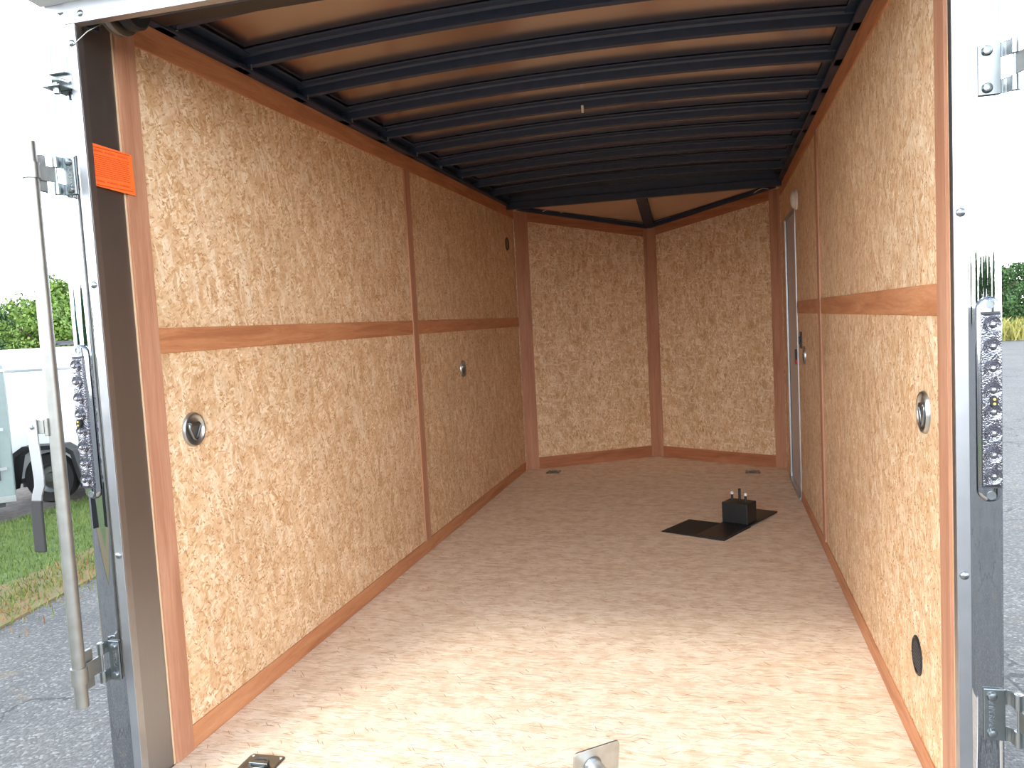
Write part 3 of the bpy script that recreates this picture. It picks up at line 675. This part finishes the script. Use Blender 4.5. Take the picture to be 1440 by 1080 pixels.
# ---------------------------------------------------------------- floor fittings
def floor_anchor():
    t = thing('floor_d_ring', (0, 0, 0), '', 'tie-down ring', 'square recessed tie-down rings in the floor')
    s = .056
    def rr(h, r, z, n=5):
        P = []
        for cx_, cy_, a0 in ((h-r, h-r, 0), (-h+r, h-r, 90), (-h+r, -h+r, 180), (h-r, -h+r, 270)):
            for i in range(n+1):
                a = math.radians(a0+90*i/n); P.append((cx_+r*math.cos(a), cy_+r*math.sin(a), z))
        return P
    m = MB(); m.loft([rr(s, .012, .0), rr(s, .012, .003), rr(s-.004, .011, .0045), rr(s-.010, .03, .0043), rr(.040, .0398, .001), rr(.030, .0299, .0006)])
    m.build('pan', M_zinc, t, True)
    for a in (-1, 1):
        for b in (-1, 1): MB().lathe([(0, 0), (.006, 0), (.005, .003), (0, .004)], (a*.044, b*.044, .0042), (0, 0, 1), 12).build('screw', M_chrome, t, True)
    P = [(math.cos(q)*.026, math.sin(q)*.026, .0085) for q in [2*math.pi*i/20 for i in range(20)]]
    MB().tube(P, .004, 8, closed=True).build('ring', M_zinc, t, True)
    MB().box(-.03, .03, -.007, .007, .004, .014).build('strap', M_zinc, t, bevel=.002)
    return t
f0 = floor_anchor(); f0.location = (-.775, .305, 0); f0['label'] = 'square steel floor tie-down at the bottom edge near the left wall'
copy_tree(f0, (-.782, 4.702, 0), 0, 'square steel floor tie-down in the far left corner before the nose')
copy_tree(f0, (.772, 4.655, 0), 0, 'square steel floor tie-down in the far right corner before the nose')

# black bracket plate with box and three pins
og = Vector((.543, 2.733, 0)); av = Vector((.411, .912, 0)); bv = Vector((-.894, .449, 0)).normalized(); av = Vector((bv.y, -bv.x, 0)); 
if av.y < 0: av = -av
MF = frame(og, av, bv, (0, 0, 1))
pl = thing('black_steel_bracket', og, 'black steel plate carrying a box with three upright pins on the floor', 'bracket')
MB().box(.0, .705, 0, .168, .0062, .0142, MF).build('base_plate', M_black, pl, bevel=.001)
bxo = MB().box(.318, .440, .012, .168, .0145, .132, MF).build('box', M_black, pl, bevel=.003)
for a, b, h, wt in ((.372, .128, .172, 1), (.385, .088, .205, 0), (.365, .042, .172, 1)):
    p = MF @ Vector((a, b, .125)); q = MF @ Vector((a, b, h))
    pin = MB().cyl(p, q, .0075, 12).build('pin', M_black, bxo, True)
    if wt:
        tp = MB().lathe([(0, 0), (.009, 0), (.009, .010), (.004, .017), (0, .018)], q, (0, 0, 1), 12).build('pin_cap', M_whitep, bxo, True); tp['label'] = 'white pin cap'
rm = MB(); rm.prism([(0, -.0, 0), (.33, 0, 0), (.312, .380, 0), (.002, .386, 0)], (0, 0, .006), MF)
rm = rm.build('rubber_mat', M_rubber, None, bevel=.001); tag(rm, 'thin black rubber mat half under the black bracket plate', 'mat')

# jack foot lying near the opening
jd = Vector((.765, .645, 0)).normalized(); jn = Vector((jd.y, -jd.x, 0))
tl = math.radians(9)
nz_ = (jn*math.cos(tl)+Vector((0, 0, -math.sin(tl)))); uz = (jn*math.sin(tl)+Vector((0, 0, math.cos(tl))))
jc = Vector((.203, .302, .0785))
jf = thing('jack_foot', (jc.x, jc.y, 0), 'galvanised jack foot with square plate and pipe lying on the floor', 'jack foot')
MJ = frame(jc, jd, uz, nz_)
def rr2(h, r, z, n=4):
    P = []
    for cx_, cy_, a0 in ((h-r, h-r, 0), (-h+r, h-r, 90), (-h+r, -h+r, 180), (h-r, -h+r, 270)):
        for i in range(n+1):
            a = math.radians(a0+90*i/n); P.append(MJ @ Vector((cx_+r*math.cos(a), cy_+r*math.sin(a), z)))
    return P
MB().loft([rr2(.068, .012, -.0025), rr2(.068, .012, .0025)]).build('foot_plate', M_galvb, jf, bevel=.0008)
pp = MB().pipe(MJ @ Vector((-.012, .018, .002)), MJ @ Vector((-.012, .018, .42)), .0215, .018, 28).build('pipe', M_galvb, jf, True)
MB().lathe([(.0215, .001), (.026, .002), (.024, .006), (.0215, .008)], MJ @ Vector((-.012, .018, .0015)), nz_, 28).build('weld_bead', M_zinc, pp, True)
for k in (.075, .16, .245):
    p = MJ @ Vector((-.012+.0150, .018+.0150, k)); q = (jd+uz).normalized()
    MB().lathe([(0, 0), (.0045, 0), (.0045, .0008), (0, .0008)], p, q, 12).build('pin_hole', M_hole, pp)

# ---------------------------------------------------------------- lowered ramp door
ra = thing('ramp_door', (0, .08, -.06), 'lowered ramp door with strand board face leading up to the opening', 'ramp')
P0, P1 = Vector((0, .085, -.075)), Vector((0, -1.92, -.50))
rd = (P1-P0).normalized(); rn = Vector((0, -rd.z, rd.y)); rn = rn if rn.z > 0 else -rn
MR_ = frame(P0, (1, 0, 0), rd, rn); RL = (P1-P0).length
MB().box(-.96, .96, 0.02, RL-.02, 0, .012, MR_).build('ramp_board', M_ramp, ra)
MB().box(-.985, .985, 0, RL, -.045, 0, MR_).build('ramp_body', M_white, ra, bevel=.003)
for s_ in (-1, 1): MB().box(*sorted((s_*.96, s_*.985)), 0, RL, 0, .014, MR_).build('edge_rail', M_satin, ra, bevel=.001)
MB().cyl((-.97, .095, -.085), (.97, .095, -.085), .016, 16).build('hinge', M_galv, ra, True)

# ---------------------------------------------------------------- outside
g = MB(); g.box(-140, 140, -140, 160, ZG-.1, ZG)
struct('ground', g, M_asph, 'old grey asphalt yard around the trailer', 'ground')
g = MB(); g.prism([(-6.65, -10, ZG), (-4.0, -10, ZG), (-4.15, 2.4, ZG), (-4.35, 3.5, ZG), (-4.7, 6, ZG), (-5.3, 30, ZG), (-7.2, 30, ZG), (-6.6, 6, ZG)], (0, 0, .012))
struct('ground_turf', g, M_turf, 'green lawn strip beside the asphalt on the left', 'ground')
g = MB(); g.prism([(-4.5, -10, ZG), (-3.85, -10, ZG), (-3.95, 2.3, ZG), (-4.15, 3.5, ZG), (-4.5, 6, ZG), (-5.1, 30, ZG), (-5.4, 30, ZG), (-5.0, 6, ZG), (-4.75, 3.5, ZG)], (0, 0, .016))
struct('ground_verge', g, M_verge, 'weedy reddish edge between lawn and asphalt', 'ground')
g = MB(); g.prism([(-60, -10, ZG), (-6.65, -10, ZG), (-6.6, 6, ZG), (-7.2, 30, ZG), (-60, 30, ZG)], (0, 0, .010))
struct('ground_dirt', g, M_dirt, 'brown gravel behind the lawn strip under the parked trailers', 'ground')
def blades(name, n, fn, h0, h1, wd, mat, label, cat):
    bm = MB().bm
    for i in range(n):
        x, y = fn(); h = random.uniform(h0, h1); a = random.uniform(0, 6.28); dx, dy = math.cos(a)*wd, math.sin(a)*wd
        lx, ly = random.gauss(0, h*.35), random.gauss(0, h*.35)
        v = [bm.verts.new(p) for p in ((x-dx, y-dy, ZG+.005), (x+dx, y+dy, ZG+.005), (x+dx*.7+lx*.4, y+dy*.7+ly*.4, ZG+h*.6), (x+lx, y+ly, ZG+h), (x-dx*.7+lx*.4, y-dy*.7+ly*.4, ZG+h*.6))]
        bm.faces.new(v)
    mb = MB(); mb.bm.free(); mb.bm = bm
    return tag(mb.build(name, mat), label, cat, kind='stuff')
random.seed(11)
def fg():
    y = random.uniform(1.0, 9.0); x = random.uniform(-6.6, -4.2-(y-2.4)*.12)
    return x, y
blades('lawn_grass', 26000, fg, .025, .07, .0035, M_blade, 'short green grass of the lawn strip on the left', 'grass')
def fv():
    y = random.uniform(1.0, 9.0); x = -4.15-(y-2.4)*.14+random.gauss(0, .16)
    return x, y
blades('verge_weeds', 3500, fv, .02, .09, .005, leafmat('weeds', (.12, .17, .03), (.2, .2, .06), (.34, .13, .05)), 'ragged weeds and dry leaves along the lawn edge', 'weeds')
def ft():
    t = random.random(); x = random.uniform(4, 42); y = 35+.9*(14-x)*.0+random.uniform(-.5, 4)
    return x, y
blades('tall_grass', 13000, ft, .4, .95, .03, M_straw, 'tall yellow-green grass beyond the asphalt on the right', 'grass')

# trees
def tree(x, y, h, r, mat, label, group='trees around the yard', n=2600, base=.12, name='tree', leaf=.0135):
    t = thing(name, (x, y, ZG), label, 'tree', group)
    m = MB(); m.tube([(x, y, ZG), (x+.05, y, ZG+h*.3), (x-.05, y+.05, ZG+h*.62)], h*.022, 8)
    for k in range(6):
        a = k*1.05; zz = ZG+h*(.25+.06*k)
        m.tube([(x, y, zz), (x+math.cos(a)*r*.35, y+math.sin(a)*r*.35, zz+h*.12), (x+math.cos(a)*r*.6, y+math.sin(a)*r*.6, zz+h*.2)], h*.008, 5)
    m.build('trunk', M_bark, t, True)
    cl = []
    for k in range(26):
        u = random.random(); zz = base+(1-base)*u; rad = r*math.sin(math.pi*min(1, max(.12, (1-u)*.72+.16)))*random.uniform(.3, .95); a = random.uniform(0, 6.28)
        cl.append((x+rad*math.cos(a), y+rad*math.sin(a), ZG+h*zz*.90, r*random.uniform(.24, .42)))
    cl.append((x, y, ZG+h*.88, r*.3)); cl.append((x, y, ZG+h*.5, r*.6))
    bm = bmesh.new(); ls = h*leaf
    for i in range(n):
        c = random.choice(cl); d = Vector((random.gauss(0, 1), random.gauss(0, 1), random.gauss(0, 1))).normalized()
        p = Vector(c[:3])+d*c[3]*random.uniform(.6, 1.05)
        u_ = (d+Vector((random.gauss(0, .5), random.gauss(0, .5), random.gauss(0, .5)))).normalized(); q = u_.orthogonal().normalized(); q.rotate(Matrix.Rotation(random.uniform(0, 6.28), 3, u_)); e = u_.cross(q)
        s_ = ls*random.uniform(.6, 1.5)
        bm.faces.new([bm.verts.new(p+q*s_), bm.verts.new(p+e*s_*.8), bm.verts.new(p-q*s_), bm.verts.new(p-e*s_*.8)])
    me = bpy.data.meshes.new('crown'); bm.to_mesh(me); bm.free(); me.materials.append(mat)
    o = bpy.data.objects.new('crown', me); COL.objects.link(o); adopt(o, t)
    return t
random.seed(21)
def at(u, dist):
    """ground point on the bearing of picture column u (level ray) at a given distance"""
    az = YAW+math.atan((u-720)/FPX); return CP.x+math.sin(az)*dist, CP.y+math.cos(az)*dist
for (u, dist, h, r, m_, lab) in [
    (88, 44, 5.2, 2.1, M_leafM, 'tall bright green tree beyond the parked trailers, between bar and left post'),
    (66, 36, 3.7, 1.3, M_leafM, 'yellowish green tree just behind the lock bar on the left'),
    (42, 51, 4.1, 1.8, M_leafM, 'lower light green tree left of the tall bright one'),
    (20, 60, 4.7, 1.9, M_leafD, 'dark green tree at the left, second from the picture edge'),
    (3, 68, 4.6, 2.0, M_leafD, 'dark green tree at the very left edge of the picture'),
    (128, 55, 5.3, 2.2, M_leafM, 'green tree mostly hidden by the left post'),
    (-44, 78, 5.4, 2.2, M_leafD, 'dark tree past the left edge')]:
    x, y = at(u, dist); tree(x, y, h, r, m_, lab, 'trees beyond the parked trailers', base=.05, n=9500, leaf=.016)
for (u, dist, h, r, lab) in [
    (1412, 52, 3.4, 1.5, 'dark tree right beside the right corner post beyond the tall grass'),
    (1434, 59, 3.9, 1.7, 'dark tree beyond the tall grass, close to the right picture edge'),
    (1476, 53, 3.5, 1.7, 'dark tree at the very right edge of the picture'),
    (1392, 64, 4.0, 1.8, 'dark tree behind the right corner post'),
    (1550, 66, 3.8, 1.6, 'dark tree just past the right picture edge'),
    (1620, 58, 4.1, 2.2, 'dark tree well past the right picture edge')]:
    x, y = at(u, dist); tree(x, y, h, r, M_leafD, lab, 'dark trees beyond the tall grass', base=.02, n=7500, leaf=.019)
for i, (x, y, h) in enumerate([(4, -66, 5.0), (11, -60, 4.7), (18, -62, 4.8), (24.5, -57, 4.4), (31.5, -60, 5.0), (38.5, -53, 4.6), (-8, -63, 5.0), (-18, -58, 5.2), (-28, -52, 5.0), (46, -44, 4.8), (-38, -42, 5.2)]):
    tree(x, y, h, 3.3, M_leafD, 'dark tree behind the photographer, mirrored in the polished posts', 'trees behind the photographer', base=.02, n=6500, leaf=.034)

# parked trailers
def rounded(w_, h_, r, n=4):
    P = []
    for cx_, cy_, a0, rad in ((w_/2-r, h_-r, 0, r), (-w_/2+r, h_-r, 90, r)):
        for i in range(n+1):
            a = math.radians(a0+90*i/n); P.append((cx_+rad*math.cos(a), cy_+rad*math.sin(a)))
    return P+[(-w_/2, 0), (w_/2, 0)]
def wheel(parent, c, r, wd, ax):
    c = Vector(c); ax = Vector(ax).normalized()
    tn = MB().lathe([(r*.58, -wd/2), (r*.94, -wd/2), (r, -wd*.36), (r, wd*.36), (r*.94, wd/2), (r*.58, wd/2)], c, ax, 40).build('tyre', M_rubber, parent, True)
    MB().lathe([(r*.60, wd/2-.022), (r*.52, wd/2-.03), (r*.44, wd*.15), (r*.22, wd*.20), (r*.18, wd*.35), (0, wd*.36)], c, ax, 28).build('rim', M_galv, tn, True)
def cargo(name_lab, loc, rz, Ln, Wd, Ht, mat, zf=.23, wheel_at=.45, wr_=.28, fend=True):
    """local: x along the length, the -y side faces the viewer"""
    t = thing('cargo_trailer', (0, 0, 0), name_lab, 'trailer', 'enclosed trailers parked beyond the lawn')
    prof = rounded(Wd, Ht-zf, .05)
    m = MB(); m.loft([[(x, a, b+zf) for a, b in prof] for x in (0, Ln)]); m.build('body', mat, t, bevel=.01)
    m = MB(); m.box(-.004, Ln+.004, -Wd/2-.006, -Wd/2+.004, Ht-.075, Ht-.045); m.box(-.004, Ln+.004, -Wd/2-.006, -Wd/2+.004, zf-.01, zf+.05); m.build('trim_strip', M_satin, t, bevel=.002)
    for yy in (-Wd/2+.08, Wd/2-.08): wheel(t, (Ln*wheel_at, yy-.10*(1 if yy < 0 else -1), wr_), wr_, .17, (0, -1 if yy < 0 else 1, 0))
    if fend:
        a = Ln*wheel_at
        P = [(a-.44, zf-.06), (a-.34, wr_*2+.02), (a-.22, wr_*2+.10), (a+.22, wr_*2+.10), (a+.34, wr_*2+.02), (a+.44, zf-.06), (a+.39, zf-.06), (a+.30, wr_*2-.02), (a+.20, wr_*2+.05), (a-.20, wr_*2+.05), (a-.30, wr_*2-.02), (a-.39, zf-.06)]
        MB().prism([(p, -Wd/2-.21, q) for p, q in P], (0, .21, 0)).build('fender', M_black, t, bevel=.004)
    MB().box(.1, Ln-.1, -Wd/2+.15, Wd/2-.15, zf-.08, zf).build('chassis', M_dark, t)
    t.location = loc; t.rotation_euler = (0, 0, rz)
    return t
_d = Vector((math.cos(.30), math.sin(.30), 0)); _n = Vector((_d.y, -_d.x, 0)); _G = Vector((-6.876, 5.841, 0))
cargo('white enclosed trailer with black fender parked beyond the lawn behind the lock bar', _G-_d*.54-_n*.85+Vector((0, 0, ZG+.012)), .30, 2.4, 1.5, 1.58, M_white, wheel_at=.54/2.4, wr_=.285)
_d = Vector((math.cos(.80), math.sin(.80), 0)); _n = Vector((_d.y, -_d.x, 0)); _E = Vector((-6.45, 4.96, 0))
gt = cargo('grey-green enclosed trailer cut off by the left picture edge', _E-_d*3.05-_n*.45+Vector((0, 0, ZG+.012)), .80, 3.05, .9, 1.62, M_grey, wheel_at=.4, fend=False)
gm = MB()
for z in (.55, .95): gm.box(2.80, 3.0, -.462, -.45, z, z+.03)
gm = gm.build('door_bar', M_satin, None); gm.parent = gt
gm = MB().box(2.90, 2.94, -.462, -.45, .45, 1.45).build('door_seam', M_dark, None); gm.parent = gt
gm = MB().box(2.72, 2.86, -.454, -.45, .36, .42).build('maker_plate', M_whitep, None); gm.parent = gt
cargo('white enclosed trailer roof showing behind the white and grey-green ones', (*[q-.9*k for q, k in zip(at(22, 17), (.97, .25))], ZG+.012), .25, 1.8, 1.5, 1.76, M_white, fend=False)
# white van with dark roof rack behind
vx, vy = at(70, 23)
vn = thing('van', (0, 0, 0), 'white van with dark roof rack seen over the white trailer roof', 'van')
side = [(0, .35), (0, 1.55), (.12, 1.86), (.35, 1.92), (3.0, 1.92), (3.5, 1.55), (4.0, 1.15), (4.6, 1.0), (4.7, .35)]
side = [(a, b*.90) for a, b in side]
MB().prism([(a, -.9, b) for a, b in side], (0, 1.8, 0)).build('body', M_white, vn, bevel=.04)
MB().box(.4, 3.0, -.905, -.895, 1.22, 1.56).build('side_window', M_dark, vn)
rk = MB(); rk.box(.6, 2.8, -.75, -.70, 1.85, 1.90); rk.box(.6, 2.8, .70, .75, 1.85, 1.90)
for a in (.7, 1.35, 2.0, 2.65): rk.box(a, a+.06, -.75, .75, 1.80, 1.86); rk.box(a, a+.04, -.75, -.71, 1.70, 1.86)
rk.build('roof_rack', M_dark, vn)
for a in (.9, 3.8):
    for b in (-.82, .82): wheel(vn, (a, b, .33), .33, .2, (0, -1 if b < 0 else 1, 0))
vn.location = (vx, vy, ZG+.012); vn.rotation_euler = (0, 0, .25)
